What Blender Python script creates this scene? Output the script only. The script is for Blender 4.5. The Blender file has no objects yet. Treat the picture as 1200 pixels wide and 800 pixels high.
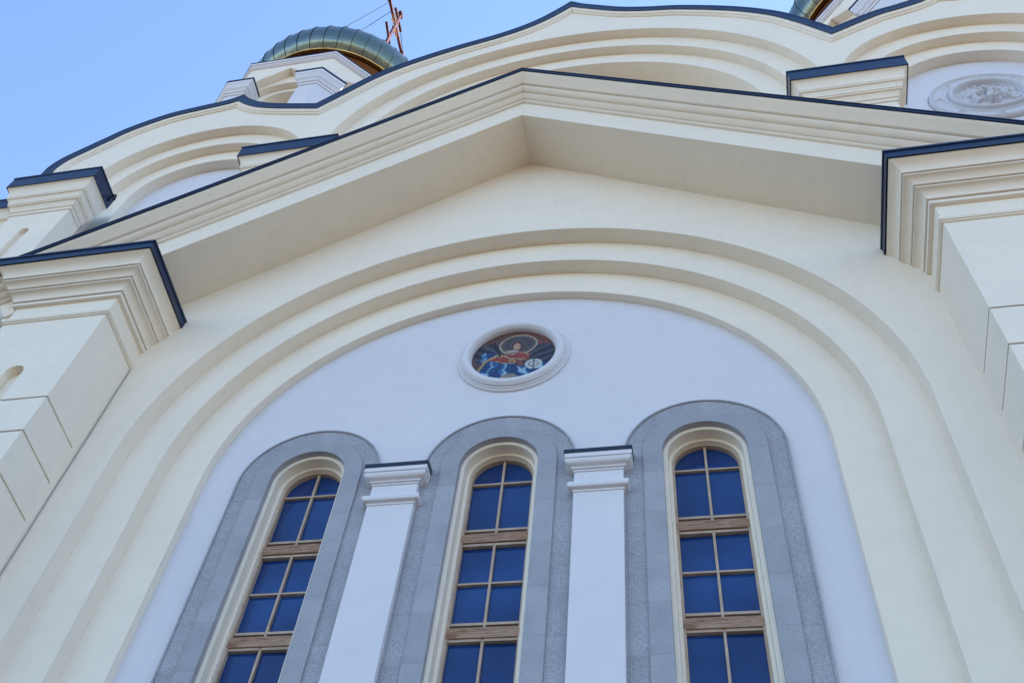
import bpy, bmesh, math, random
from mathutils import Vector, Matrix, noise
from mathutils.geometry import tessellate_polygon
random.seed(7)
S = bpy.context.scene
C = S.collection
R = math.radians

# ------------------------------------------------------------------ camera
cam_d = bpy.data.cameras.new('camera'); cam = bpy.data.objects.new('camera', cam_d); C.objects.link(cam)
S.camera = cam
YAW, PITCH, ROLL = -0.3607503692490595, 0.969084065336605, 0.20624193395246154
cy_, sy_, cp_, sp_, cr_, sr_ = math.cos(YAW), math.sin(YAW), math.cos(PITCH), math.sin(PITCH), math.cos(ROLL), math.sin(ROLL)
fw = Vector((sy_*cp_, cy_*cp_, sp_)); r0 = Vector((cy_, -sy_, 0)); u0 = r0.cross(fw)
rr = cr_*r0 + sr_*u0; uu = -sr_*r0 + cr_*u0
M = Matrix((rr, uu, -fw)).transposed().to_4x4(); M.translation = Vector((2.1453762, -7.7365130, 1.6))
cam.matrix_world = M
cam_d.sensor_fit = 'HORIZONTAL'; cam_d.sensor_width = 36.0
cam_d.lens = 1279.6286/1200*36.0
cam_d.shift_x = 62.187544/1200; cam_d.shift_y = 4.855574/1200
cam_d.clip_end = 3000; cam_d.clip_start = 0.05

# ------------------------------------------------------------------ sky and sun
SUN_EL, SUN_AZ = 44.0, 39.0           # the sun stands behind the church, azimuth from +Y towards +X
W = bpy.data.worlds.new('World'); S.world = W; W.use_nodes = True
wn = W.node_tree
sky = wn.nodes.new('ShaderNodeTexSky'); sky.sky_type = 'NISHITA'; sky.sun_disc = False
sky.sun_elevation = R(SUN_EL); sky.sun_rotation = R(SUN_AZ)
sky.air_density = 1.0; sky.dust_density = 0.2; sky.ozone_density = 2.6; sky.altitude = 300
wn.links.new(sky.outputs[0], wn.nodes['Background'].inputs[0])
wn.nodes['Background'].inputs[1].default_value = 0.15
sun_d = bpy.data.lights.new('sun', 'SUN'); sun = bpy.data.objects.new('sun', sun_d); C.objects.link(sun)
sun_d.energy = 4.0; sun_d.angle = R(0.53); sun_d.color = (1.0, 0.93, 0.82)
sd = Vector((math.sin(R(SUN_AZ))*math.cos(R(SUN_EL)), math.cos(R(SUN_AZ))*math.cos(R(SUN_EL)), math.sin(R(SUN_EL))))
sun.rotation_euler = sd.to_track_quat('Z', 'Y').to_euler()
vs = S.view_settings
vs.view_transform = 'Standard'; vs.look = 'None'; vs.exposure = 1.48; vs.gamma = 1; vs.use_curve_mapping = False
try:
    S.cycles.max_bounces = 8; S.cycles.diffuse_bounces = 5
except Exception: pass

# ------------------------------------------------------------------ materials
def mat(name, col, rough=0.8, metal=0.0, spec=0.3):
    m = bpy.data.materials.new(name); m.use_nodes = True
    b = m.node_tree.nodes['Principled BSDF']
    b.inputs['Base Color'].default_value = (*col, 1); b.inputs['Roughness'].default_value = rough
    b.inputs['Metallic'].default_value = metal; b.inputs['Specular IOR Level'].default_value = spec
    return m, m.node_tree, b
def N(nt, t, **k):
    n = nt.nodes.new(t)
    for a, v in k.items(): setattr(n, a, v)
    return n
def math_n(nt, op, a, b=None):
    n = N(nt, 'ShaderNodeMath', operation=op)
    for i, v in enumerate((a, b)):
        if v is None: continue
        if isinstance(v, (int, float)): n.inputs[i].default_value = v
        else: nt.links.new(v, n.inputs[i])
    return n.outputs[0]
def noise_n(nt, scale, detail=4, rough=0.55, vec=None):
    n = N(nt, 'ShaderNodeTexNoise'); n.inputs['Scale'].default_value = scale
    n.inputs['Detail'].default_value = detail; n.inputs['Roughness'].default_value = rough
    if vec is not None: nt.links.new(vec, n.inputs['Vector'])
    return n.outputs['Fac']
def ramp(nt, fac, stops):
    n = N(nt, 'ShaderNodeValToRGB'); e = n.color_ramp.elements
    while len(e) < len(stops): e.new(0.5)
    for i, (p, c) in enumerate(stops): e[i].position = p; e[i].color = (*c, 1)
    nt.links.new(fac, n.inputs[0]); return n.outputs[0]
def mix(nt, fac, a, b, mode='MIX'):
    n = N(nt, 'ShaderNodeMixRGB', blend_type=mode)
    for i, v in enumerate((fac, a, b)):
        if isinstance(v, (int, float)): n.inputs[i].default_value = v
        elif isinstance(v, tuple): n.inputs[i].default_value = (*v, 1)
        else: nt.links.new(v, n.inputs[i])
    return n.outputs[0]
def bump(nt, b, h, strength=0.2, dist=0.01, bevel=0.0):
    n = N(nt, 'ShaderNodeBump'); n.inputs['Strength'].default_value = strength; n.inputs['Distance'].default_value = dist
    nt.links.new(h, n.inputs['Height'])
    if bevel:
        bv = N(nt, 'ShaderNodeBevel'); bv.samples = 4; bv.inputs['Radius'].default_value = bevel
        nt.links.new(bv.outputs[0], n.inputs['Normal'])
    nt.links.new(n.outputs[0], b.inputs['Normal'])
def objco(nt): return N(nt, 'ShaderNodeTexCoord').outputs['Object']

def plaster(name, col, tint, bevel=0.012, joints=True):
    m, nt, b = mat(name, col, 0.85, spec=0.2)
    co = objco(nt)
    big = noise_n(nt, 0.7, 5, 0.6, co); mid = noise_n(nt, 3.5, 6, 0.65, co)
    mp = N(nt, 'ShaderNodeMapping'); mp.inputs['Scale'].default_value = (9, 9, 0.5); nt.links.new(co, mp.inputs[0])
    streak = noise_n(nt, 1.0, 4, 0.6, mp.outputs[0])
    c1 = mix(nt, ramp(nt, big, [(0.35, (0, 0, 0)), (0.7, (1, 1, 1))]), col, tint)
    c2 = mix(nt, math_n(nt, 'MULTIPLY', ramp(nt, mid, [(0.45, (0, 0, 0)), (0.75, (1, 1, 1))]), 0.24), c1, tuple(x*0.82 for x in col))
    c3 = mix(nt, math_n(nt, 'MULTIPLY', ramp(nt, streak, [(0.55, (0, 0, 0)), (0.8, (1, 1, 1))]), 0.22), c2, tuple(x*0.8 for x in tint))
    nt.links.new(c3, b.inputs['Base Color'])
    fine = noise_n(nt, 60, 3, 0.6, co)
    h = math_n(nt, 'ADD', math_n(nt, 'MULTIPLY', fine, 0.35), mid)
    bump(nt, b, h, 0.32, 0.014, bevel)
    return m
CREAM = plaster('cream_plaster', (0.88, 0.80, 0.675), (0.84, 0.765, 0.655))
STONE = plaster('pale_grey_carved_plaster', (0.62, 0.62, 0.67), (0.58, 0.59, 0.64))
WHITE = plaster('blue_white_plaster', (0.70, 0.695, 0.74), (0.665, 0.67, 0.725))
PALE = plaster('pale_lilac_plaster', (0.72, 0.715, 0.755), (0.69, 0.69, 0.74))

def granite():
    m, nt, b = mat('grey_granite', (0.3, 0.32, 0.36), 0.6, spec=0.3)
    co = objco(nt)
    v = N(nt, 'ShaderNodeTexVoronoi'); v.inputs['Scale'].default_value = 120; nt.links.new(co, v.inputs['Vector'])
    speck = noise_n(nt, 130, 3, 0.75, co); cloud = noise_n(nt, 2.6, 6, 0.65, co)
    sp = N(nt, 'ShaderNodeSeparateXYZ'); nt.links.new(co, sp.inputs[0])
    # slabs: bands in height, offset on the two sides
    side = math_n(nt, 'MULTIPLY', math_n(nt, 'SIGN', sp.outputs[0]), 0.17)
    zz = math_n(nt, 'DIVIDE', math_n(nt, 'ADD', sp.outputs[2], side), 0.62)
    cell = math_n(nt, 'FLOOR', zz)
    cc = N(nt, 'ShaderNodeCombineXYZ'); nt.links.new(cell, cc.inputs[0]); nt.links.new(math_n(nt, 'FLOOR', math_n(nt, 'MULTIPLY', math_n(nt, 'ABSOLUTE', sp.outputs[0]), 1.504)), cc.inputs[1]); nt.links.new(side, cc.inputs[2])
    wn_ = N(nt, 'ShaderNodeTexWhiteNoise'); nt.links.new(cc.outputs[0], wn_.inputs['Vector'])
    base = ramp(nt, speck, [(0.34, (0.19, 0.195, 0.22)), (0.5, (0.40, 0.405, 0.44)), (0.66, (0.63, 0.635, 0.665))])
    base = mix(nt, math_n(nt, 'MULTIPLY', v.outputs['Distance'], 0.35), base, (0.20, 0.22, 0.27))
    base = mix(nt, math_n(nt, 'MULTIPLY', ramp(nt, cloud, [(0.4, (0, 0, 0)), (0.75, (1, 1, 1))]), 0.5), base, (0.24, 0.255, 0.29))
    base = mix(nt, 1.0, base, ramp(nt, wn_.outputs['Value'], [(0, (0.93, 0.93, 0.94)), (1, (1.05, 1.05, 1.05))]), 'MULTIPLY')
    fr = math_n(nt, 'FRACT', zz)
    j = math_n(nt, 'LESS_THAN', fr, 0.014)
    base = mix(nt, math_n(nt, 'MULTIPLY', j, 0.28), base, (0.16, 0.17, 0.2))
    nt.links.new(base, b.inputs['Base Color'])
    bump(nt, b, speck, 0.3, 0.006, 0.006)
    return m
GRANITE = granite()

def navy():
    m, nt, b = mat('navy_sheet_metal', (0.009, 0.03, 0.095), 0.38, spec=0.35)
    co = objco(nt); n1 = noise_n(nt, 3, 5, 0.6, co)
    sx = N(nt, 'ShaderNodeSeparateXYZ'); nt.links.new(co, sx.inputs[0])
    jn = math_n(nt, 'LESS_THAN', math_n(nt, 'FRACT', math_n(nt, 'DIVIDE', math_n(nt, 'ADD', sx.outputs[0], math_n(nt, 'MULTIPLY', sx.outputs[1], 0.7)), 1.25)), 0.014)
    nt.links.new(mix(nt, math_n(nt, 'MULTIPLY', jn, 0.7), ramp(nt, n1, [(0.3, (0.003, 0.014, 0.045)), (0.7, (0.006, 0.027, 0.085))]), (0.002, 0.004, 0.01)), b.inputs['Base Color'])
    nt.links.new(ramp(nt, n1, [(0.3, (0.26,)*3), (0.7, (0.45,)*3)]), b.inputs['Roughness'])
    bump(nt, b, noise_n(nt, 1.6, 2, 0.5, co), 0.35, 0.03, 0.006)
    return m
NAVY = navy()
NAVY_DARK = mat('near_black_sheet_metal', (0.012, 0.018, 0.035), 0.35, spec=0.5)[0]
def wood():
    m, nt, b = mat('weathered_wood', (0.3, 0.2, 0.13), 0.6, spec=0.3)
    co = objco(nt); mp = N(nt, 'ShaderNodeMapping'); mp.inputs['Scale'].default_value = (5, 40, 60); nt.links.new(co, mp.inputs[0])
    n1 = noise_n(nt, 1.2, 6, 0.7, mp.outputs[0]); n2 = noise_n(nt, 3, 4, 0.6, co)
    c = ramp(nt, n1, [(0.32, (0.11, 0.05, 0.03)), (0.48, (0.33, 0.195, 0.125)), (0.7, (0.50, 0.36, 0.26))])
    c = mix(nt, math_n(nt, 'MULTIPLY', ramp(nt, n2, [(0.5, (0, 0, 0)), (0.7, (1, 1, 1))]), 0.55), c, (0.24, 0.18, 0.14))
    nt.links.new(c, b.inputs['Base Color']); bump(nt, b, n1, 0.3, 0.006)
    return m
WOOD = wood()
def wood_light():
    m, nt, b = mat('varnished_light_wood', (0.5, 0.38, 0.25), 0.5, spec=0.4)
    co = objco(nt); n1 = noise_n(nt, 5, 5, 0.6, co)
    nt.links.new(ramp(nt, n1, [(0.3, (0.40, 0.29, 0.205)), (0.7, (0.56, 0.45, 0.35))]), b.inputs['Base Color'])
    return m
WOODL = wood_light()
def glass():
    m, nt, b = mat('window_glass_sky_tint', (0.012, 0.035, 0.11), 0.06, spec=0.5)
    co = objco(nt)
    nt.links.new(ramp(nt, noise_n(nt, 0.9, 3, 0.5, co), [(0.3, (0.004, 0.024, 0.11)), (0.7, (0.014, 0.066, 0.24))]), b.inputs['Base Color'])  # blue of the reflected sky painted into the opaque pane colour
    bump(nt, b, noise_n(nt, 2.0, 2, 0.4, co), 0.12, 0.02)
    return m
GLASS = glass()
def gold():
    m, nt, b = mat('gilded_sheet', (0.85, 0.55, 0.18), 0.3, 1.0)
    co = objco(nt); n1 = noise_n(nt, 1.5, 4, 0.6, co)
    nt.links.new(ramp(nt, n1, [(0.35, (0.50, 0.20, 0.05)), (0.65, (0.80, 0.46, 0.14))]), b.inputs['Base Color'])
    bump(nt, b, n1, 0.2, 0.05)
    return m
GOLD = gold()
GOLD_SHADED = mat('gilded_sheet_shaded', (0.30, 0.15, 0.06), 0.42, 0.9)[0]  # gilding with the shade under the dome put into its colour
def dome_sheet():
    m, nt, b = mat('blue_green_dome_sheet', (0.3, 0.38, 0.36), 0.3, 1.0)
    co = objco(nt); n1 = noise_n(nt, 0.5, 4, 0.6, co); n2 = noise_n(nt, 3.0, 4, 0.6, co)
    c = ramp(nt, n1, [(0.3, (0.13, 0.17, 0.175)), (0.5, (0.20, 0.225, 0.18)), (0.7, (0.30, 0.29, 0.14))])  # blue-grey to olive metal tones spread by noise
    c = mix(nt, math_n(nt, 'MULTIPLY', n2, 0.4), c, (0.12, 0.16, 0.18))
    nt.links.new(c, b.inputs['Base Color']); bump(nt, b, noise_n(nt, 1.4, 3, 0.55, co), 0.5, 0.08)
    return m
DOME_SHEET = dome_sheet()
DARKM = mat('dark_seam_metal', (0.03, 0.045, 0.05), 0.7, 0.0, 0.2)[0]
def rust():
    m, nt, b = mat('red_brown_metal', (0.25, 0.09, 0.07), 0.45, 0.5)
    nt.links.new(ramp(nt, noise_n(nt, 2.5, 4, 0.6, objco(nt)), [(0.35, (0.09, 0.02, 0.025)), (0.65, (0.22, 0.06, 0.05))]), b.inputs['Base Color'])
    return m
RUST = rust()
BLACK = mat('black_iron', (0.015, 0.015, 0.017), 0.7, spec=0.1)[0]
DARK = mat('dark_void', (0.03, 0.03, 0.035), 0.9)[0]
def paving():
    m, nt, b = mat('beige_paving', (0.45, 0.38, 0.29), 0.85)
    co = objco(nt)
    br = N(nt, 'ShaderNodeTexBrick'); br.inputs['Scale'].default_value = 1.0
    br.inputs['Color1'].default_value = (0.155, 0.112, 0.078, 1); br.inputs['Color2'].default_value = (0.135, 0.098, 0.068, 1); br.inputs['Mortar'].default_value = (0.08, 0.07, 0.06, 1)
    br.inputs['Mortar Size'].default_value = 0.01; br.inputs['Brick Width'].default_value = 0.6; br.inputs['Row Height'].default_value = 0.3
    nt.links.new(co, br.inputs['Vector'])
    c = mix(nt, math_n(nt, 'MULTIPLY', noise_n(nt, 0.3, 5, 0.6, co), 0.3), br.outputs['Color'], (0.10, 0.085, 0.06))
    nt.links.new(c, b.inputs['Base Color']); return m
PAVING = paving()

# ------------------------------------------------------------------ mesh helpers
class MB:
    def __init__(s): s.v = []; s.f = []
    def add(s, vs, fs):
        k = len(s.v); s.v += [tuple(v) for v in vs]; s.f += [tuple(i+k for i in f) for f in fs]; return s
    def build(s, name, m, parent=None, sharp=35, loc=None):
        me = bpy.data.meshes.new(name); me.from_pydata(s.v, [], s.f); me.validate()
        bm = bmesh.new(); bm.from_mesh(me)
        bmesh.ops.remove_doubles(bm, verts=bm.verts, dist=1e-5)
        bmesh.ops.recalc_face_normals(bm, faces=bm.faces)
        bm.to_mesh(me); bm.free()
        me.shade_smooth(); me.set_sharp_from_angle(angle=R(sharp))
        for x in (m if isinstance(m, (list, tuple)) else [m]): me.materials.append(x)
        o = bpy.data.objects.new(name, me); C.objects.link(o)
        if parent: o.parent = parent
        if loc: o.location = loc
        return o
    def box(s, x0, x1, y0, y1, z0, z1):
        vs = [(x, y, z) for z in (z0, z1) for y in (y0, y1) for x in (x0, x1)]
        return s.add(vs, [(0, 1, 3, 2), (4, 6, 7, 5), (0, 4, 5, 1), (2, 3, 7, 6), (0, 2, 6, 4), (1, 5, 7, 3)])
    def prism(s, outer, y0, y1, holes=()):
        """polygon in XZ extruded from y0 to y1, with holes"""
        loops = [list(outer)] + [list(h) for h in holes]
        flat = [p for l in loops for p in l]; n = len(flat)
        tri = tessellate_polygon([[Vector((p[0], p[1], 0)) for p in l] for l in loops])
        vs = [(p[0], y0, p[1]) for p in flat] + [(p[0], y1, p[1]) for p in flat]
        fs = [tuple(t) for t in tri] + [tuple(i+n for i in t) for t in tri]
        k = 0
        for l in loops:
            m = len(l)
            for i in range(m):
                a, b = k+i, k+(i+1) % m; fs.append((a, b, b+n, a+n))
            k += m
        return s.add(vs, fs)
    def band(s, A, B, y0, y1):
        """solid strip between two open paths of equal count, in XZ, thickness y0..y1"""
        n = len(A)
        vs = [(p[0], y0, p[1]) for p in A]+[(p[0], y0, p[1]) for p in B]+[(p[0], y1, p[1]) for p in A]+[(p[0], y1, p[1]) for p in B]
        fs = []
        for i in range(n-1):
            fs += [(i, i+1, n+i+1, n+i), (2*n+i, 3*n+i, 3*n+i+1, 2*n+i+1), (i, 2*n+i, 2*n+i+1, i+1), (n+i, n+i+1, 3*n+i+1, 3*n+i)]
        fs += [(0, n, 3*n, 2*n), (n-1, 3*n-1, 4*n-1, 2*n-1)]
        return s.add(vs, fs)
    def sweep(s, pts, nrm, sec, prof, caps=True):
        """pts: 3D path; nrm: mitred normals; sec: second axis; prof: closed list of (a, b)"""
        n = len(prof); sec = Vector(sec); vs = []; fs = []
        for p, q in zip(pts, nrm):
            for a, b in prof: vs.append(Vector(p)+Vector(q)*a+sec*b)
        for i in range(len(pts)-1):
            for j in range(n):
                k = (j+1) % n
                fs.append((i*n+j, i*n+k, (i+1)*n+k, (i+1)*n+j))
        if caps:
            for base in (0, (len(pts)-1)*n):
                for t in tessellate_polygon([[Vector((a, b, 0)) for a, b in prof]]): fs.append(tuple(base+x for x in t))
        return s.add(vs, fs)
    def lathe(s, prof, n, c=(0, 0, 0), axis='Z', flip=False):
        """profile (r, h) revolved; axis Z, or Y (h measured towards -Y)"""
        vs = []; fs = []; m = len(prof)
        for i in range(n):
            t = 2*math.pi*i/n
            for r, h in prof:
                vs.append((c[0]+r*math.cos(t), c[1]+r*math.sin(t), c[2]+h) if axis == 'Z' else (c[0]+r*math.cos(t), c[1]-h, c[2]+r*math.sin(t)))
        for i in range(n):
            j = (i+1) % n
            for k in range(m-1): fs.append((i*m+k, j*m+k, j*m+k+1, i*m+k+1))
        return s.add(vs, fs)
    def tube(s, pts, r, n=8):
        pts = [Vector(p) for p in pts]; vs = []; fs = []
        for i, p in enumerate(pts):
            d = (pts[min(i+1, len(pts)-1)]-pts[max(i-1, 0)]).normalized()
            a = d.orthogonal().normalized() if i == 0 else (a-d*a.dot(d)).normalized()
            b = d.cross(a)
            for k in range(n): t = 2*math.pi*k/n; vs.append(p+(a*math.cos(t)+b*math.sin(t))*r)
        for i in range(len(pts)-1):
            for k in range(n): l = (k+1) % n; fs.append((i*n+k, i*n+l, (i+1)*n+l, (i+1)*n+k))
        fs += [tuple(range(n)), tuple(range((len(pts)-1)*n, len(pts)*n))]
        return s.add(vs, fs)
def arch(cx, zs, r, z0, n=72):
    """left foot, over the semicircle, right foot"""
    return [(cx-r, z0)]+[(cx-r*math.cos(math.pi*i/n), zs+r*math.sin(math.pi*i/n)) for i in range(n+1)]+[(cx+r, z0)]
def mitre(path, up=True):
    """mitred unit-offset normals (left of the direction of travel) of an open 2D path"""
    out = []
    for i, p in enumerate(path):
        ns = []
        for a, b in ((i-1, i), (i, i+1)):
            if a < 0 or b >= len(path): continue
            d = (path[b][0]-path[a][0], path[b][1]-path[a][1]); l = math.hypot(*d)
            ns.append((-d[1]/l, d[0]/l))
        if len(ns) == 1: out.append(ns[0]); continue
        sx, sz = ns[0][0]+ns[1][0], ns[0][1]+ns[1][1]; k = 2/(sx*sx+sz*sz)
        out.append((sx*k, sz*k))
    return out
def catmull(pts, k=6):
    out = []
    P = [pts[0]]+list(pts)+[pts[-1]]
    for i in range(1, len(P)-2):
        for j in range(k):
            t = j/k; q = []
            for d in (0, 1):
                a, b, c, e = P[i-1][d], P[i][d], P[i+1][d], P[i+2][d]
                q.append(0.5*(2*b+(c-a)*t+(2*a-5*b+4*c-e)*t*t+(3*b-a-3*c+e)*t**3))
            out.append(tuple(q))
    out.append(pts[-1]); return out
def wrap_xy(pts_xy, prof, mb, z=0):
    """moulding wrapped round an open XY path; prof: closed (outward offset, z)"""
    nr = mitre(pts_xy)
    mb.sweep([(p[0], p[1], z) for p in pts_xy], [(-a[0], -a[1], 0) for a in nr] if False else [(a[0], a[1], 0) for a in nr], (0, 0, 1), prof)
def tag(o, label, cat, group=None, kind=None):
    o['label'] = label
    if cat: o['category'] = cat
    if group: o['group'] = group
    if kind: o['kind'] = kind
    return o

# ------------------------------------------------------------------ ground
g = MB(); g.add([(-1500, -1500, 0), (1500, -1500, 0), (1500, 1500, 0), (-1500, 1500, 0)], [(0, 1, 2, 3)])
ground = g.build('ground', PAVING); ground['kind'] = 'structure'

# ------------------------------------------------------------------ the church
church = bpy.data.objects.new('church', None); C.objects.link(church); church.empty_display_size = 1
tag(church, 'cream plastered church with a gabled arched facade, navy metal edging and domed corner towers', 'church')
Z0, RC, RB, RA = 11.03, 3.6, 4.098, 4.585
YC, YB, YA = -0.117, -0.330, -0.567        # faces of the three stepped arch rings; the panel lies at 0
YF, PX, PW = -1.453, 5.085, 1.49           # pilaster front, inner edge, width
ZA, SL = 17.99, 0.7046                     # gable: underside apex and slope
def gz(x): return ZA-SL*abs(x)

# outer wall of the projecting bay with the big arch cut in it
o = [(-6.5, 0), (-6.5, gz(6.5)+0.3), (0, ZA+0.3), (6.5, gz(6.5)+0.3), (6.5, 0)]
MB().prism(o+list(reversed(arch(0, Z0, RA, 0))), YA, YB).build('facade_wall', CREAM, church)
# side walls and back of the bay
for sx in (-6.5, 5.6):
    mb = MB(); mb.box(sx, sx+.9, YB+.002, 1.098, 0, 13.3); mb.build('bay_side_wall', CREAM, church)
mb = MB().band(arch(0, Z0, RA+.12, 0), arch(0, Z0, RB, 0), YB, YC); r1 = mb.build('archivolt', CREAM, church); r1['label'] = 'outer stepped cream arch ring'
mb = MB().band(arch(0, Z0, RB+.12, 0), arch(0, Z0, RC, 0), YC, 0.0); r2 = mb.build('archivolt', CREAM, church); r2['label'] = 'inner stepped cream arch ring'
# blue-white panel with three window openings
WX, WZ, WR, WB = 2.277, 11.06, 0.455, 4.2
holes = [arch(x, WZ, WR, WB, 40) for x in (-WX, 0, WX)]
MB().prism(arch(0, Z0, RC+.15, 0), 0.0, 0.5, holes).build('arch_panel', WHITE, church)

# windows
def window_at(x, label):
    wf = MB()
    a40, a345 = arch(0, WZ, .375, WB, 40), arch(0, WZ, .345, WB, 40)
    wf.band(a40, a345, .20, .29)
    wf.box(-.345, .345, .20, .29, WB, WB+.08)
    win = wf.build('window', WOODL, church); win['label'] = label
    # thin light sash lines
    b_ = MB()
    def bar(x0, x1, z0, z1, y=.222): b_.box(x0, x1, y, .275, z0, z1)
    bar(-.013, .013, WB+.05, WZ+.343)
    for z in (11.02, 9.48, 8.04, 6.6, 5.2): bar(-.343, -.0135, z-.012, z+.012); bar(.0135, .343, z-.012, z+.012)
    for z in (10.255, 10.035, 8.93, 8.725, 7.5, 7.29, 6.05, 5.85):
        bar(-.343, -.0135, z-.016, z+.016, .214); bar(.0135, .343, z-.016, z+.016, .214)
    b_.build('glazing_bar', WOODL, win)
    for z0, z1 in ((10.05, 10.19), (8.73, 8.87), (7.3, 7.44), (5.86, 6.0)):
        t = MB(); t.box(-.372, .372, .198, .26, z0+.012, z1-.012); t.box(-.36, .36, .204, .25, z1-.008, z1+.008)
        t.build('transom', WOOD, win)
    g_ = MB(); 
    lev = [WB, 5.2, 5.93, 6.6, 7.37, 8.04, 8.80, 9.48, 10.12, 11.02]
    for k in range(len(lev)-1):
        for x0, x1 in ((-.35, -.0005), (.0005, .35)):
            tx, tz = random.uniform(-.012, .012), random.uniform(-.012, .012)
            yy = lambda x, z: .262+tx*(x-(x0+x1)/2)+tz*(z-(lev[k]+lev[k+1])/2)
            q = [(x0, lev[k]+.001), (x1, lev[k]+.001), (x1, lev[k+1]-.001), (x0, lev[k+1]-.001)]
            g_.add([(x, yy(x, z), z) for x, z in q]+[(x, yy(x, z)+.008, z) for x, z in q], [(0, 1, 2, 3), (7, 6, 5, 4), (0, 4, 5, 1), (1, 5, 6, 2), (2, 6, 7, 3), (3, 7, 4, 0)])
    for sg in (-1, 1):
        q = [(sg*.0005, 11.021), (sg*.35, 11.021)]+[(sg*.35*math.cos(t), WZ+.35*math.sin(t)) for t in [math.pi/2*i/16 for i in range(17)]]
        g_.prism(q, .262+sg*.001, .27)
    g_.build('glass_pane', GLASS, win)
    rv = MB(); rv.band(arch(0, WZ, .4545, WB, 40), arch(0, WZ, .405, WB, 40), .015, .30)
    rv.band(arch(0, WZ, .42, WB, 40), arch(0, WZ, .370, WB, 40), .15, .28)
    rv.build('plaster_reveal', CREAM, win)
    s1 = MB().band(arch(0, WZ, .872, WB-.2, 48), arch(0, WZ, .62, WB-.2, 48), -.035, .012).band(arch(0, WZ, .8735, WB-.2, 48), arch(0, WZ, .853, WB-.2, 48), -.05, -.0355).build('granite_surround', GRANITE, win)
    s1['label'] = 'outer grey granite band'
    s2 = MB().band(arch(0, WZ, .664, WB-.2, 48), arch(0, WZ, .452, WB-.2, 48), -.062, .06).build('granite_surround', GRANITE, win)
    s2['label'] = 'inner raised grey granite band'
    sl = MB(); sl.box(-1.0, 1.0, -.16, .2, WB-.42, WB-.2); sl.build('window_sill', GRANITE, win)
    win.location.x = x
    return win
w0 = window_at(0, 'tall arched window between the two white half columns')
for x, lab in ((-WX, 'tall arched window left of the white half columns'), (WX, 'tall arched window right of the white half columns')):
    c = w0.copy(); C.objects.link(c); c.location.x = x; c['label'] = lab; c.parent = church
    for ch in w0.children:
        d = ch.copy(); C.objects.link(d); d.parent = c

# half columns between the windows
def half_column(x, label):
    m = MB(); hw = .265; yf = -.11
    m.box(-hw, hw, yf, .01, 0, 11.0)
    col = m.build('half_column', PALE, church); col['label'] = label
    path = [(-hw, .0), (-hw, yf), (hw, yf), (hw, .0)]
    k = MB()
    prof = [(-.03, 10.40), (.008, 10.40), (.012, 10.415), (.012, 10.43), (.05, 10.44), (.062, 10.465), (.062, 10.49), (.05, 10.52), (.02, 10.53), (-.03, 10.53)]
    wrap_xy(path[::-1], prof, k)
    prof = [(-.03, 10.725), (.012, 10.725), (.012, 10.752), (.03, 10.755), (.032, 10.775), (.045, 10.785), (.062, 10.79), (.084, 10.805), (.094, 10.825), (.096, 10.85), (.088, 10.858), (.088, 10.866), (.10, 10.868), (.10, 10.935), (-.03, 10.935)]
    wrap_xy(path[::-1], prof, k)
    k.build('capital', PALE, col)
    f = MB(); f.box(-hw-.108, hw+.108, yf-.108, .0, 10.937, 10.995); f.add([(-hw-.108, yf-.108, 10.996), (hw+.108, yf-.108, 10.996), (hw+.1, -.001, 11.05), (-hw-.1, -.001, 11.05)], [(0, 1, 2, 3)])
    f.build('metal_flashing', NAVY_DARK, col)
    col.location.x = x
    return col
h0 = half_column(-WX/2, 'white half column left of the middle window')
c = h0.copy(); C.objects.link(c); c.location.x = WX/2; c['label'] = 'white half column right of the middle window'
for ch in h0.children: d = ch.copy(); C.objects.link(d); d.parent = c

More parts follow.
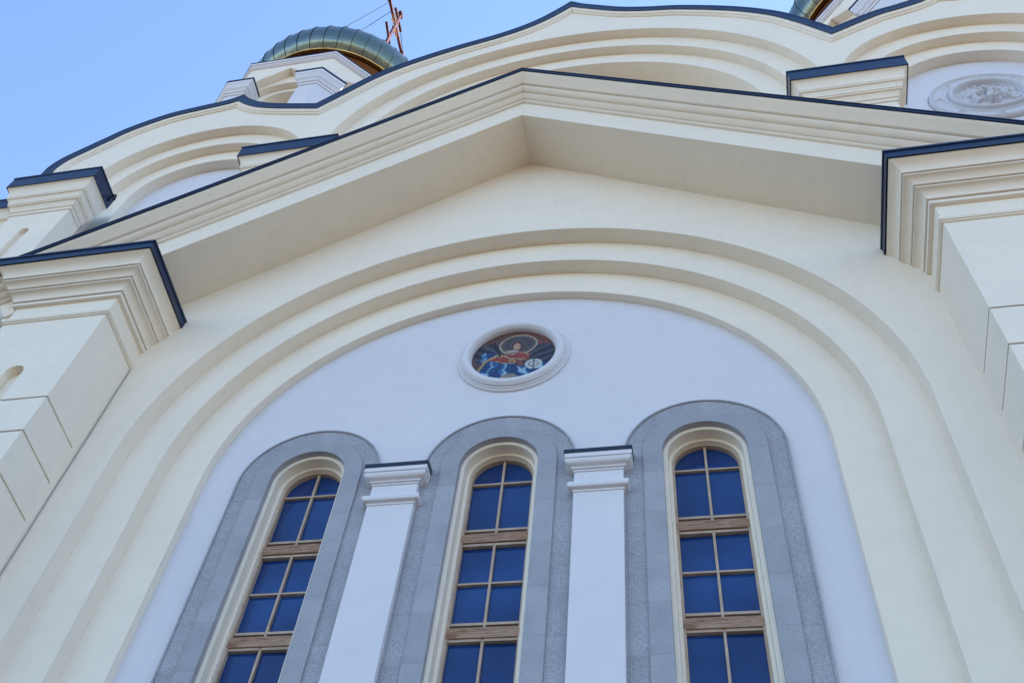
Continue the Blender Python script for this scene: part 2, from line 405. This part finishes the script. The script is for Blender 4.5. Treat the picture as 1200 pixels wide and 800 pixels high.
# corner pilasters of the bay
CAP = [(-.05, 13.33), (.05, 13.33), (.055, 13.345), (.055, 13.385), (.03, 13.387), (.03, 13.40), (.075, 13.402), (.08, 13.44), (.10, 13.49), (.145, 13.53), (.165, 13.535), (.165, 13.56), (.13, 13.562), (.13, 13.578),
       (.18, 13.58), (.19, 13.61), (.215, 13.64), (.255, 13.665), (.27, 13.668), (.27, 13.692), (.235, 13.694), (.235, 13.71), (.285, 13.712), (.29, 13.745), (.31, 13.80), (.345, 13.845), (.385, 13.87), (.395, 13.875), (.395, 13.90), (-.05, 13.90)]
AST = [(-.05, 12.93), (.018, 12.93), (.018, 12.955), (.03, 12.96), (.045, 12.985), (.045, 13.01), (.03, 13.035), (.018, 13.04), (.018, 13.055), (-.05, 13.055)]
def pilaster(sx, label):
    hw = PW/2; cx = sx*(PX+hw)
    m = MB(); gap = .013
    tops = [13.40, 11.144]
    z = 11.144
    while z > .8: z -= .632; tops.append(z)
    tops[-1] = 0
    m.box(-hw+.02, hw-.02, YF+.12, YA, 0, 13.4)
    m.box(-hw, -hw+.0199, -.68, YA, 0, 13.4); m.box(hw-.0199, hw, -.68, YA, 0, 13.4)
    sr, szs = .13, 11.75
    for i in range(len(tops)-1):
        zt, zb = tops[i]-(gap if i else 0), tops[i+1]+(gap if i < len(tops)-2 else 0)
        if i == 0:
            p = [(-hw, zb), (-hw, zt), (hw, zt), (hw, zb)]+[(sr, zb)]+[(sr*math.cos(math.pi*k/20), szs+sr*math.sin(math.pi*k/20)) for k in range(21)]+[(-sr, zb)]
            m.prism(p, YF, YF+.1195)
        elif zb > 6:
            m.box(-hw, -sr, YF, YF+.1195, zb, zt); m.box(sr, hw, YF, YF+.1195, zb, zt)
        else: m.box(-hw, hw, YF, YF+.1195, zb, zt)
        for s_ in (-1, 1):
            x0, x1 = sorted((s_*hw, s_*(hw-.0197)))
            m.box(x0, x1, YF+.1196, -.6803, zb, zt)
    pil = m.build('corner_pilaster', CREAM, church); pil['label'] = label
    path = [(-hw, YA), (-hw, YF), (hw, YF), (hw, YA)][::-1]
    k = MB(); wrap_xy(path, CAP, k); wrap_xy(path, AST, k)
    k.build('capital', CREAM, pil)
    f = MB()
    wrap_xy(path, [(-.05, 13.902), (.405, 13.902), (.41, 13.885), (.42, 13.885), (.42, 14.02), (.435, 14.025), (.435, 14.06), (-.05, 14.16)], f)
    f.prism([(-hw+.05, 14.0), (-hw+.05, 14.155), (hw-.05, 14.155), (hw-.05, 14.0)], YF+.02, YA)
    f.build('metal_flashing', NAVY, pil)
    pil.location.x = cx
    return pil
p0 = pilaster(-1, 'left corner pilaster of the gabled bay')
c = p0.copy(); C.objects.link(c); c.location.x = -p0.location.x; c['label'] = 'right corner pilaster of the gabled bay'
for ch in p0.children: d = ch.copy(); C.objects.link(d); d.parent = c

q = MB(); q.tube([(PW/2+.016+.004*math.sin(k*1.7), YA-.012, 5.5+k*.5) for k in range(15)]+[(PW/2+.016, YA-.012, 12.92)], .006, 6)
q.build('sealant_joint', mat('grey_sealant', (.38, .36, .33), .8)[0], p0)
# gable
GX = 6.75
gp = [(-GX, gz(GX)), (0, ZA), (GX, gz(GX))]
gn = mitre(gp)
def in3(path, y): return [(p[0], y, p[1]) for p in path]
nn = [(a[0], 0, a[1]) for a in gn]
YE = -1.41
mb = MB(); mb.sweep(in3(gp, 0), nn, (0, 1, 0), [(0, YE), (.435, YE), (.435, YA+.1), (0, YA+.1)])
gab = mb.build('gable_eave', CREAM, church)
GP = [(.41, .0), (.41, .03), (.425, .045), (.445, .045), (.447, .02), (.46, .02), (.462, .06), (.48, .085), (.50, .11), (.515, .125), (.53, .125), (.532, .09), (.547, .09), (.549, .15), (.56, .175), (.58, .20), (.60, .215), (.615, .215),
      (.617, .18), (.632, .18), (.634, .245), (.66, .275), (.70, .315), (.735, .36), (.75, .375), (.765, .38), (.775, .38), (.775, 0)]
mb = MB(); mb.sweep(in3(gp, YE+.03), nn, (0, -1, 0), [(a, b+.03) for a, b in GP]); mb.build('cornice', CREAM, gab)
mb = MB(); mb.sweep(in3(gp, YE), nn, (0, -1, 0), [(.777, .0), (.777, .39), (.772, .392), (.772, .402), (.823, .402), (.825, .414), (.838, .414), (.86, -.1), (.86, -2.5), (.777, -2.5)]); mb.build('metal_flashing', NAVY, gab)

# ------------------------------------------------------------------ upper wall with keel-topped arches
LV, RV = (-6.16, 26.82), (6.13, 26.9)
seg = [
 [(-12.67, 22.6), (-12.67, 24.6), (-12.66, 25.03), (-12.5, 25.5), (-12.1, 26.05), (-11.75, 26.5), (-11.3, 27.05), (-10.43, 27.66), (-9.6, 27.9), (-9.0, 28.03), (-8.72, 28.15), (-8.5, 28.32)],
 [(-8.5, 28.32), (-8.3, 28.02), (-8.05, 27.74), (-7.69, 27.45), (-7.1, 27.17), LV],
 [LV, (-5.64, 27.5), (-5.02, 28.3), (-4.2, 29.0), (-3.04, 29.66), (-1.94, 30.14), (-1.28, 30.54), (-0.78, 31.0), (-0.36, 31.55), (0.02, 32.13)],
 [(0.02, 32.13), (.35, 31.75), (0.76, 31.40), (1.4, 30.9), (2.1, 30.56), (2.96, 30.24), (4.18, 29.5), (5.06, 28.70), (5.6, 27.9), RV],
 [RV, (7.06, 27.56), (7.68, 27.83), (8.1, 28.05), (8.35, 28.3), (8.55, 28.6)],
 [(8.55, 28.6), (8.7, 28.42), (9.0, 28.3), (9.6, 28.17), (10.4, 27.95), (11.3, 27.3), (11.75, 26.75), (12.1, 26.3), (12.5, 25.7), (12.66, 25.2), (12.67, 24.6), (12.67, 22.6)]]
top = []
for s_ in seg:
    q = catmull(s_, 5)
    q = [p for k, p in enumerate(q) if k in (0, len(q)-1) or min(math.dist(p, q[0]) if q[0][0] > -12.6 and q[0][0] < 12.6 else 9, math.dist(p, q[-1]) if abs(q[-1][0]) < 12.6 else 9) > .3]
    top += q if not top else q[1:]
tn = mitre(top)
tn = [(a, b) if a*a+b*b < 4 else (a*2/math.hypot(a, b), b*2/math.hypot(a, b)) for a, b in tn]
def off(d): return [(p[0]+n[0]*d, p[1]+n[1]*d) for p, n in zip(top, tn)]
t3n = [(n[0], 0, n[1]) for n in tn]
YW = 1.1
wall_top = off(-.2)
AL, AR, AM = (-8.56, 23.68), (8.60, 24.1), (0.04, 24.05)
ARCS = [(AL, 2.70, 2.2, 1.73), (AM, 5.52, 4.97, 4.42), (AR, 2.70, 2.2, 1.7)]
BOT = 15.0
holes = [arch(c_[0], c_[1], a, BOT) for c_, a, b, d in ARCS]
outer = [(-12.25, 0)]+[(-12.25, 22)]+wall_top[3:-3]+[(12.25, 22), (12.25, 0)]
MB().prism(outer, YW, YW+.23, holes).build('upper_wall', CREAM, church)
for (c_, a, b, d), nm in zip(ARCS, ('left', 'middle', 'right')):
    q = MB().band(arch(c_[0], c_[1], a+.12, BOT), arch(c_[0], c_[1], b, BOT), YW+.23, YW+.45).build('archivolt', CREAM, church); q['label'] = 'outer ring of the %s keel-topped upper arch' % nm
    q = MB().band(arch(c_[0], c_[1], b+.12, BOT), arch(c_[0], c_[1], d, BOT), YW+.45, YW+.70 if nm != 'middle' else YW+.95).build('archivolt', CREAM, church); q['label'] = 'inner ring of the %s keel-topped upper arch' % nm
    q = MB().prism(arch(c_[0], c_[1], d+.1, BOT), *((YW+.70, YW+.9) if nm != 'middle' else (YW+.95, YW+1.04))).build('arch_panel', WHITE if nm != 'middle' else CREAM, church); q['label'] = 'recessed panel inside the %s upper arch' % nm
mb = MB(); mb.sweep(in3(top, YW), t3n, (0, -1, 0), [(-.42, -.05), (-.42, .02), (-.40, .045), (-.36, .05), (-.355, .075), (-.32, .088), (-.28, .094), (-.245, .10), (-.245, -.05)])
kc = mb.build('keel_cornice', CREAM, church)
mb = MB(); mb.sweep(in3(top, YW), t3n, (0, -1, 0), [(-.243, 0), (-.243, .115), (-.255, .118), (-.255, .125), (-.02, .125), (0, .135), (-.005, -.9), (-.243, -.9)]); mb.build('metal_flashing', NAVY, kc)
# parapet thickness behind the keels
MB().prism([(-12.2, 20)]+[(-12.2, 22)]+off(-.3)[3:-3]+[(12.2, 22), (12.2, 20)], YW+1.06, YW+1.2).build('parapet_wall', CREAM, church)
# main block and roof
mb = MB(); mb.box(-12.24, 12.24, YW+1.21, 26, 0, 25.6); mb.build('main_block', CREAM, church)
mb = MB(); mb.prism([(-12.3, 25.6), (0, 29.0), (12.3, 25.6)], YW+1.22, 26.3); mb.build('roof', NAVY, church)

# pilasters of the upper wall
UCAP = [(-.05, 21.47), (.02, 21.47), (.03, 21.49), (.03, 21.56), (.06, 21.575), (.07, 21.66), (.11, 21.72), (.14, 21.73), (.14, 21.77), (.16, 21.78), (.17, 21.87), (.20, 21.93), (.225, 21.94), (.225, 21.98), (.24, 21.99), (.25, 22.11), (.28, 22.21), (.32, 22.28), (.34, 22.29), (.34, 22.32), (-.05, 22.32)]
def upper_pilaster(x, label, hw=.71, yf=.65, path=None, slot=True):
    m = MB(); d = .1
    if slot:
        m.box(-hw, hw, yf+d, YW+.02, 0, 21.9)
        sr, zs = .12, 20.66
        m.prism([(-hw, 0), (-hw, 21.9), (hw, 21.9), (hw, 0), (sr, 0)]+[(sr*math.cos(math.pi*k/20), zs+sr*math.sin(math.pi*k/20)) for k in range(21)]+[(-sr, 0)], yf, yf+d)
    else: m.box(-hw, hw, yf, YW+1.6, 0, 21.9)
    pil = m.build('upper_pilaster', CREAM, church); pil['label'] = label
    yb = YW if slot else YW+1.6
    pth = [(hw, yb), (hw, yf), (-hw, yf), (-hw, yb)] if path is None else path
    k = MB(); wrap_xy(pth, UCAP, k); k.build('capital', CREAM, pil)
    f = MB(); wrap_xy(pth, [(-.05, 22.322), (.345, 22.322), (.35, 22.29), (.36, 22.29), (.36, 22.70), (.375, 22.705), (.375, 22.75), (-.05, 22.95)], f)
    f.box(-hw+.05, hw-.05, yf+.02, yb-.01, 22.6, 22.945); f.build('metal_flashing', NAVY, pil)
    pil.location.x = x
    return pil
u0 = upper_pilaster(-11.06, 'far left pilaster of the upper wall with a slot in its face')
for x, lab in ((-5.6, 'pilaster of the upper wall left of the gable peak'), (5.68, 'pilaster of the upper wall right of the gable peak'), (11.06, 'far right pilaster of the upper wall')):
    c = u0.copy(); C.objects.link(c); c.location.x = x; c['label'] = lab
    for ch in u0.children: d = ch.copy(); C.objects.link(d); d.parent = c
for sx in (-1, 1):
    q = upper_pilaster(sx*12.2, 'pilaster on the %s return of the upper wall' % ('left' if sx < 0 else 'right'), .14, YW+.01, None, False)

# ------------------------------------------------------------------ corner towers with domes
def tower():
    AP = 3.74                                    # apothem of the wall face
    side = 2*AP*math.tan(math.pi/8)
    m = MB()
    prof_top, base = 38.60, 24.0
    zs, r = 36.25, .82
    def keel(w, zsp, rise, n=14):                # ogee-topped opening
        pts = [(-w, base+6), (-w, zsp)]
        for i in range(1, n+1):
            t = i/n; pts.append((-w*math.cos(t*math.pi/2)**.9 if t < 1 else 0, zsp+w*.72*math.sin(t*math.pi/2)+rise*t**4))
        return pts+[(-x, z) for x, z in reversed(pts[:-1])]
    def place(local, k):
        mb_ = MB(); a = k*math.pi/4
        ca, sa = math.cos(a), math.sin(a)
        mb_.f = list(local.f)
        mb_.v = [(x*ca-y*sa, x*sa+y*ca, z) for x, y, z in local.v]
        return mb_
    face = MB(); h = side/2
    face.prism([(-h, base), (-h, prof_top), (h, prof_top), (h, base)], -AP, -AP+.28, [keel(1.2, 36.8, .6)])
    face.prism([(-h+.11, base), (-h+.11, prof_top), (h-.11, prof_top), (h-.11, base)], -AP+.28, -AP+.5, [keel(1.05, 36.75, .02)])
    face.prism([(-h+.2, base), (-h+.2, prof_top), (h-.2, prof_top), (h-.2, base)], -AP+.5, -AP+.95, [arch(0, 36.45, .82, base+6, 30)])
    face.box(-h+.4, h-.4, -AP+.95, -AP+1.0, base, prof_top)
    face.box(-.85, .85, -AP+.7, -AP+.8, 35.5, 35.62)
    for k in range(8): q = place(face, k); m.add(q.v, q.f)
    t = m.build('corner_tower', CREAM, church)
    # cornice ring
    def ring(prof, name, mtl, parent):
        n = 8; mb_ = MB(); vs = []; fs = []; p = len(prof)
        for k in range(n):
            a = -math.pi/2+math.pi/8+k*math.pi/4
            for ap, z in prof: rr_ = ap/math.cos(math.pi/8); vs.append((rr_*math.cos(a), rr_*math.sin(a), z))
        for k in range(n):
            l = (k+1) % n
            for j in range(p): q = (j+1) % p; fs.append((k*p+j, l*p+j, l*p+q, k*p+q))
        mb_.add(vs, fs); return mb_.build(name, mtl, parent)
    ring([(3.5, 38.590), (3.78, 38.590), (3.79, 38.640), (3.83, 38.670), (3.84, 38.750), (3.88, 38.770), (3.89, 38.890), (3.5, 38.890)], 'cornice', PALE, t)
    ring([(2.2, 38.892), (3.90, 38.892), (3.91, 38.940), (2.2, 39.350)], 'metal_flashing', NAVY, t)
    # pilasters wrapping the corners
    cap = MB(); sh = MB(); fl = MB()
    R0 = (AP)/math.cos(math.pi/8); e = .40
    for nm in ('tower_pilaster',):
        a = -math.pi/2+math.pi/8
        cpt = Vector((R0*math.cos(a), R0*math.sin(a)))
        d1 = Vector((-1, 0)); d2 = Vector((math.cos(math.pi/4), math.sin(math.pi/4)))
        pth = [cpt+d2*e+Vector((-.3*math.sin(math.pi/4), .3*math.cos(math.pi/4))), cpt+d2*e, cpt, cpt+d1*e, cpt+d1*e+Vector((0, .3))]
        # push out by 0.16
        nr = mitre([(p.x, p.y) for p in pth])
        P2 = [(p.x+n_[0]*.16, p.y+n_[1]*.16) for p, n_ in zip(pth, nr)]
        n = len(P2)
        vs = [(x, y, z) for z in (base, 36.000) for x, y in P2]
        fs = [(i, i+1, n+i+1, n+i) for i in range(n-1)]+[tuple(range(n)), tuple(range(n, 2*n))]
        sh.add(vs, fs)
        wrap_xy(P2, [(-.05, 35.650), (.03, 35.650), (.04, 35.700), (.04, 35.780), (.08, 35.800), (.09, 35.920), (.13, 35.980), (.15, 36.000), (.15, 36.060), (.18, 36.120), (.2, 36.240), (.22, 36.260), (.22, 36.450), (-.05, 36.450)], cap)
        wrap_xy(P2, [(-.05, 36.452), (.235, 36.452), (.245, 36.460), (.245, 36.550), (-.05, 36.700)], fl)
        fl.add([(x, y, 36.680) for x, y in P2], [tuple(range(n))])
    mp_ = sh
    for k in range(8):
        q = place(sh, k); cq = place(cap, k); fq = place(fl, k)
        q.build('tower_pilaster', WHITE, t)
        cq.build('tower_capital', PALE, t); fq.build('metal_flashing', NAVY, t)
    # dome: onion with standing seams
    # underside
    und = MB(); und.lathe([(3.36, 40.95), (3.42, 40.93), (3.50, 40.93), (3.52, 40.97), (3.51, 41.01), (3.36, 41.03)], 64); und.build('dome_rim', GOLD, t)
    und = MB(); und.lathe([(2.75, 38.9), (2.75, 40.2), (2.85, 40.55), (3.05, 40.8), (3.32, 40.94), (3.32, 41.0), (2.2, 41.0)], 64); und.build('dome_neck', GOLD_SHADED, t)
    prof = [(3.46, 41.0), (3.52, 41.0), (3.76, 41.3), (3.90, 41.8), (3.87, 42.4), (3.66, 43.05), (3.32, 43.9), (2.88, 44.9), (2.35, 46.0), (1.8, 47.2), (1.25, 48.4), (.8, 49.5), (.45, 50.5), (.22, 51.5), (.12, 52.3), (0.0, 52.3)]
    fine = []
    cr2 = catmull(prof[1:-1], 9); prof2 = [prof[0]]+cr2+[prof[-1]]
    NG = 44
    dome = MB(); dome.lathe(prof2, NG)
    d_ = dome.build('dome', DOME_SHEET, t, sharp=8)
    sm = MB()
    for k in range(NG):
        a = 2*math.pi*k/NG
        sm.tube([((r_+.012)*math.cos(a), (r_+.012)*math.sin(a), z_) for r_, z_ in prof2[1:-2]], 0.012, 5)
    sm.build('dome_seam', DARKM, t)
    return t
tw = tower(); tw.location = (-10.5, 7.25, 0); tw['label'] = 'left octagonal corner tower under a blue green dome'
c = tw.copy(); C.objects.link(c); c.location.x = 10.5; c['label'] = 'right octagonal corner tower mostly out of view'
for ch in tw.children: d = ch.copy(); C.objects.link(d); d.parent = c

# ------------------------------------------------------------------ things fixed on the church
# cross on the left dome, its arms running front to back
cx, cy = -10.5, 7.5
def flat_bar(mb_, p, q, w, t=.06):
    """bar in the YZ plane from p to q (y, z)"""
    dy, dz = q[0]-p[0], q[1]-p[1]; l = math.hypot(dy, dz); ny, nz = -dz/l*w/2, dy/l*w/2
    vs = []
    for x in (cx-t, cx+t):
        for a, b in ((p, 1), (q, 1), (q, -1), (p, -1)): vs.append((x, a[0]+ny*b, a[1]+nz*b))
    mb_.add(vs, [(0, 1, 2, 3), (4, 7, 6, 5), (0, 4, 5, 1), (1, 5, 6, 2), (2, 6, 7, 3), (3, 7, 4, 0)])
cb = MB()
flat_bar(cb, (cy, 51.6), (cy, 57.3), .15)
flat_bar(cb, (cy-1.32, 55.65), (cy+1.42, 55.65), .16, .062)
flat_bar(cb, (cy-.62, 56.55), (cy+.62, 56.55), .12, .058)
flat_bar(cb, (cy-.72, 53.95), (cy+.72, 53.35), .12, .056)
for y_, z_ in ((cy, 57.35), (cy-1.4, 55.65), (cy+1.5, 55.65)):
    for dy, dz in ((0, .12), (.12, 0), (-.12, 0), (0, -.12)):
        cb.lathe([(.0, -.1), (.1, -.06), (.1, .06), (0, .1)], 8, (cx, y_+dy, z_+dz))
cross = cb.build('dome_cross', RUST)
tag(cross, 'red brown orthodox cross with gilded rays standing on the left dome', 'cross')
ry = MB()
for k in range(12):
    a = math.pi*2*(k+.5)/12
    if abs(math.sin(a)) < .2 or abs(math.cos(a)) < .2: continue
    flat_bar(ry, (cy+.15*math.cos(a), 55.65+.15*math.sin(a)), (cy+.62*math.cos(a), 55.65+.62*math.sin(a)), .07, .03)
ry.build('ray', GOLD, cross)
ball = MB(); ball.lathe([(.0, 51.2), (.25, 51.28), (.34, 51.5), (.25, 51.75), (.0, 51.85)], 16, (cx, cy, 0)); ball.build('orb', GOLD, cross)
for (y_, z_), e_ in (((cy-.6, 56.5), (-12.4, 6.4, 49.0)), ((cy-1.2, 55.6), (-11.9, 5.6, 49.0)), ((cy+.6, 56.5), (-9.2, 9.2, 49.0)), ((cy+1.2, 55.6), (-9.6, 9.6, 49.0))):
    q = MB(); q.tube([(cx, y_, z_), e_], .016, 6); q.build('stay_wire', BLACK, cross)

# mosaic roundel
MC, MR = (0.0, 13.245), .535
def mosaic_colour(u, v):
    """u right, v up, -1..1: a haloed winged figure in red and blue on a brown ground"""
    rnd = lambda c, s=.28: tuple(max(0, x*(1+random.uniform(-s, s))) for x in c)
    w = .06*noise.noise(Vector((u*4, v*4, 1.3))); w2 = .5*noise.noise(Vector((u*7, v*7, 8.1)))
    col = (.11, .055, .045)
    if math.sin(26*math.atan2(v-.45, u-.05)) > .2: col = (.17, .075, .06)
    if u > .3 and v > .3 and math.sin(40*math.hypot(u, v-.2)) > .3: col = (.24, .07, .06)
    hx, hy = u-.08, v-.46
    hr = math.hypot(hx/1.15, hy)
    for wx, wy, rx, ry_, k in ((-.62, .16, .36, .42, 1), (.70, -.02, .30, .44, -1)):
        if ((u-wx)/rx)**2+((v-wy)/ry_)**2 < 1:
            band = math.sin(30*(math.atan2(v+.5, u-.1*k)+w))
            col = (.02, .022, .035) if band > -.25 else (.075, .075, .10)
    if hr < .40: col = (.07, .058, .06) if math.sin(34*hr) > -.4 else (.11, .09, .085)
    if .365 < hr < .405: col = (.42, .35, .24)
    if v < .02-.35*(u+.1)+w and u < .06 and u > -.78:            # blue tunic
        f = math.sin(19*(u-.25*v)+5*w2)
        col = (.012, .05, .16) if f > -.05 else ((.02, .11, .30) if f > -.86 else (.24, .42, .58))
    if v < -.44+.15*u+w:
        f = math.sin(17*(u*.8+v*.5)+6*w2)
        col = (.012, .05, .17) if f > .1 else ((.03, .16, .36) if f > -.72 else (.32, .52, .68))
    if -.24+.4*max(0, u-.1)+.45*max(0, -u-.2)+w < v < .24-.40*abs(u+.02)+w and -.62 < u < .36:
        f = math.sin(24*(u*.35+v)+5*w2)
        col = (.36, .05, .035) if f > .25 else ((.11, .012, .014) if f > -.45 else ((.46, .15, .08) if f > -.8 else (.44, .30, .13)))
    if ((u+.06)/.2)**2+((v+.82)/.16)**2 < 1: col = (.30, .25, .20)
    if ((u+.05)/.17)**2+((v-.17)/.10)**2 < 1: col = (.44, .36, .29) if math.sin(40*v) > -.3 else (.25, .17, .13)
    if ((hx+.01)/.15)**2+((hy+.05)/.19)**2 < 1: col = (.09, .03, .025)
    if ((hx+.02)/.095)**2+((hy+.08)/.14)**2 < 1: col = (.50, .30, .21) if hx < .03 else (.33, .17, .12)
    if abs(v-.06-.75*(u+.42)) < .04 and -.72 < u < -.36: col = (.50, .36, .14)
    if abs(u+.62-.4*v) < .035 and -.6 < v < -.1: col = (.42, .30, .12)
    if abs((u+.36)+.28*(v-.1)) < .020 and .0 < v < .66: col = (.012, .012, .014)
    if math.hypot(u-.50, (v+.36)*1.05) < .20:
        col = (.60, .63, .62)
        if abs(math.hypot(u-.50, v+.36)-.11) < .016 or abs(u-.50) < .018: col = (.16, .18, .2)
    r_ = math.hypot(u+.02, v+.22)
    if r_ < .085: col = (.46, .30, .15) if r_ > .045 else (.20, .07, .04)
    return rnd(col)
vs, fs, cols = [], [], []
NT = 88
for i in range(NT):
    for j in range(NT):
        u, v = (i+.5)/NT*2-1, (j+.5)/NT*2-1
        if math.hypot(u, v) > 1.0: continue
        x, z = u*MR, v*MR; hs = MR/NT*.90
        k = len(vs); dy = random.uniform(-.0015, .0015); a = random.uniform(-.12, .12)
        for sx, sz in ((-1, -1), (1, -1), (1, 1), (-1, 1)):
            vs.append((x+hs*(sx*math.cos(a)-sz*math.sin(a)), -.012+dy, z+hs*(sx*math.sin(a)+sz*math.cos(a))))
        fs.append((k, k+1, k+2, k+3)); cols.append(mosaic_colour(u, v))
me = bpy.data.meshes.new('mosaic'); me.from_pydata(vs, [], fs)
ca_ = me.color_attributes.new('tessera', 'FLOAT_COLOR', 'CORNER')
for p in me.polygons:
    for l in p.loop_indices: ca_.data[l].color = (*cols[p.index], 1)
mm, nt, b = mat('mosaic_tesserae', (.3, .2, .2), .35, spec=.5)
at = N(nt, 'ShaderNodeAttribute', attribute_name='tessera'); nt.links.new(at.outputs['Color'], b.inputs['Base Color'])
me.materials.append(mm)
med = MB(); med.lathe([(.50, .0), (.535, .0), (.535, .055), (.55, .085), (.575, .11), (.605, .118), (.635, .108), (.655, .085), (.663, .075), (.668, .075), (.668, .055), (.69, .048), (.692, .036), (.715, .03), (.72, .02), (.72, -.01)], 96, axis='Y')
frame = med.build('mosaic_roundel', WHITE, None, 30, (MC[0], 0, MC[1])); frame.scale = (1.025, 1.0, 1.075)
tag(frame, 'round colour mosaic of a haloed figure in a white moulded frame above the middle window', 'mosaic')
mo = bpy.data.objects.new('mosaic', me); C.objects.link(mo); mo.parent = frame
bk = MB(); bk.lathe([(.54, .008), (0, .008)], 48, axis='Y'); bk.build('mortar_bed', mat('dark_mortar', (.10, .08, .075), .9)[0], frame)

# carved relief roundel inside the right upper arch
vs, fs = [], []
NR, NA = 110, 240; RO = 1.12
blobs = []
rl = random.Random(5)
for _ in range(10): blobs.append((rl.uniform(-.28, .28), rl.uniform(-.45, .1), rl.uniform(.06, .16), rl.uniform(.04, .09)))
blobs += [(0, .18, .13, .10), (0, .30, .08, .05), (-.22, -.1, .12, .08), (.22, -.12, .12, .08), (0, -.2, .2, .09), (-.45, -.22, .1, .06), (.45, -.15, .12, .06), (.4, .2, .1, .05), (-.38, .12, .08, .05)]
def relief(r, a):
    x, z = r*math.cos(a), r*math.sin(a)
    h = 0.02
    if r > .74:
        h = .05+.05*max(0, 1-abs((r-1.06)/.05))+.05*max(0, 1-abs((r-.78)/.05))
        if .82 < r < 1.02: h += .07*max(0, math.cos(8*a))**2*max(0, 1-abs((r-.92)/.1))*(1+.6*math.sin(31*a))
    elif r > .62: h = .05+.11*max(0, 1-((r-.69)/.055)**2)**.5 if abs(r-.69) < .055 else .05
    else:
        for bx, bz, br, bh in blobs:
            q = ((x-bx)**2+(z-bz)**2)/br**2
            if q < 1: h += 1.05*bh*(1-q)**.3
        ring = abs(math.hypot(x, z-.24)-.21)
        if ring < .025: h += .03
        h += .045*noise.noise(Vector((x*14, 3, z*14)))
    return h if r < 1.1 else 0
for i in range(NR+1):
    r = RO*i/NR
    for j in range(NA):
        a = 2*math.pi*j/NA; vs.append((r*math.cos(a), -relief(r, a), r*math.sin(a)))
for i in range(NR):
    for j in range(NA):
        l = (j+1) % NA; fs.append((i*NA+j, i*NA+l, (i+1)*NA+l, (i+1)*NA+j))
q = MB(); q.add(vs, fs)
rel = q.build('relief_roundel', STONE, None, 40, (8.62, YW+.70, 23.75))
tag(rel, 'round white carved relief on the pale blue panel of the right upper arch', 'relief')

# small iron fittings
q = MB(); q.tube([(0, 0, .0), (.0, -.02, .14), (.06, -.04, .18), (.12, -.04, .16), (.15, -.04, .08), (.16, -.04, -.05)], .022, 8)
f1 = q.build('gutter_hook', BLACK, None, 35, (-9.97, .98, 22.45)); tag(f1, 'small dark gutter hook at the end of the far left upper capital', 'hook')
q = MB(); q.box(-.05, .05, -.05, .05, 0, .03); q.tube([(0, 0, .02), (0, 0, .10)], .02, 8); q.lathe([(0, .10), (.05, .11), (.075, .15), (.06, .20), (0, .22)], 14)
f2 = q.build('ledge_lamp', BLACK, None, 35, (-5.42, -1.72, 14.06)); tag(f2, 'small black lamp standing on the ledge of the left corner capital', 'lamp')
q = MB(); q.tube([(.05*math.cos(t), -.02, .05*math.sin(t)) for t in [i*2*math.pi/20 for i in range(21)]], .008, 6)
f3 = q.build('wall_ring', BLACK, None, 35, (4.745, -.58, 14.73)); tag(f3, 'thin iron ring on the wall beside the right corner capital', 'ring')
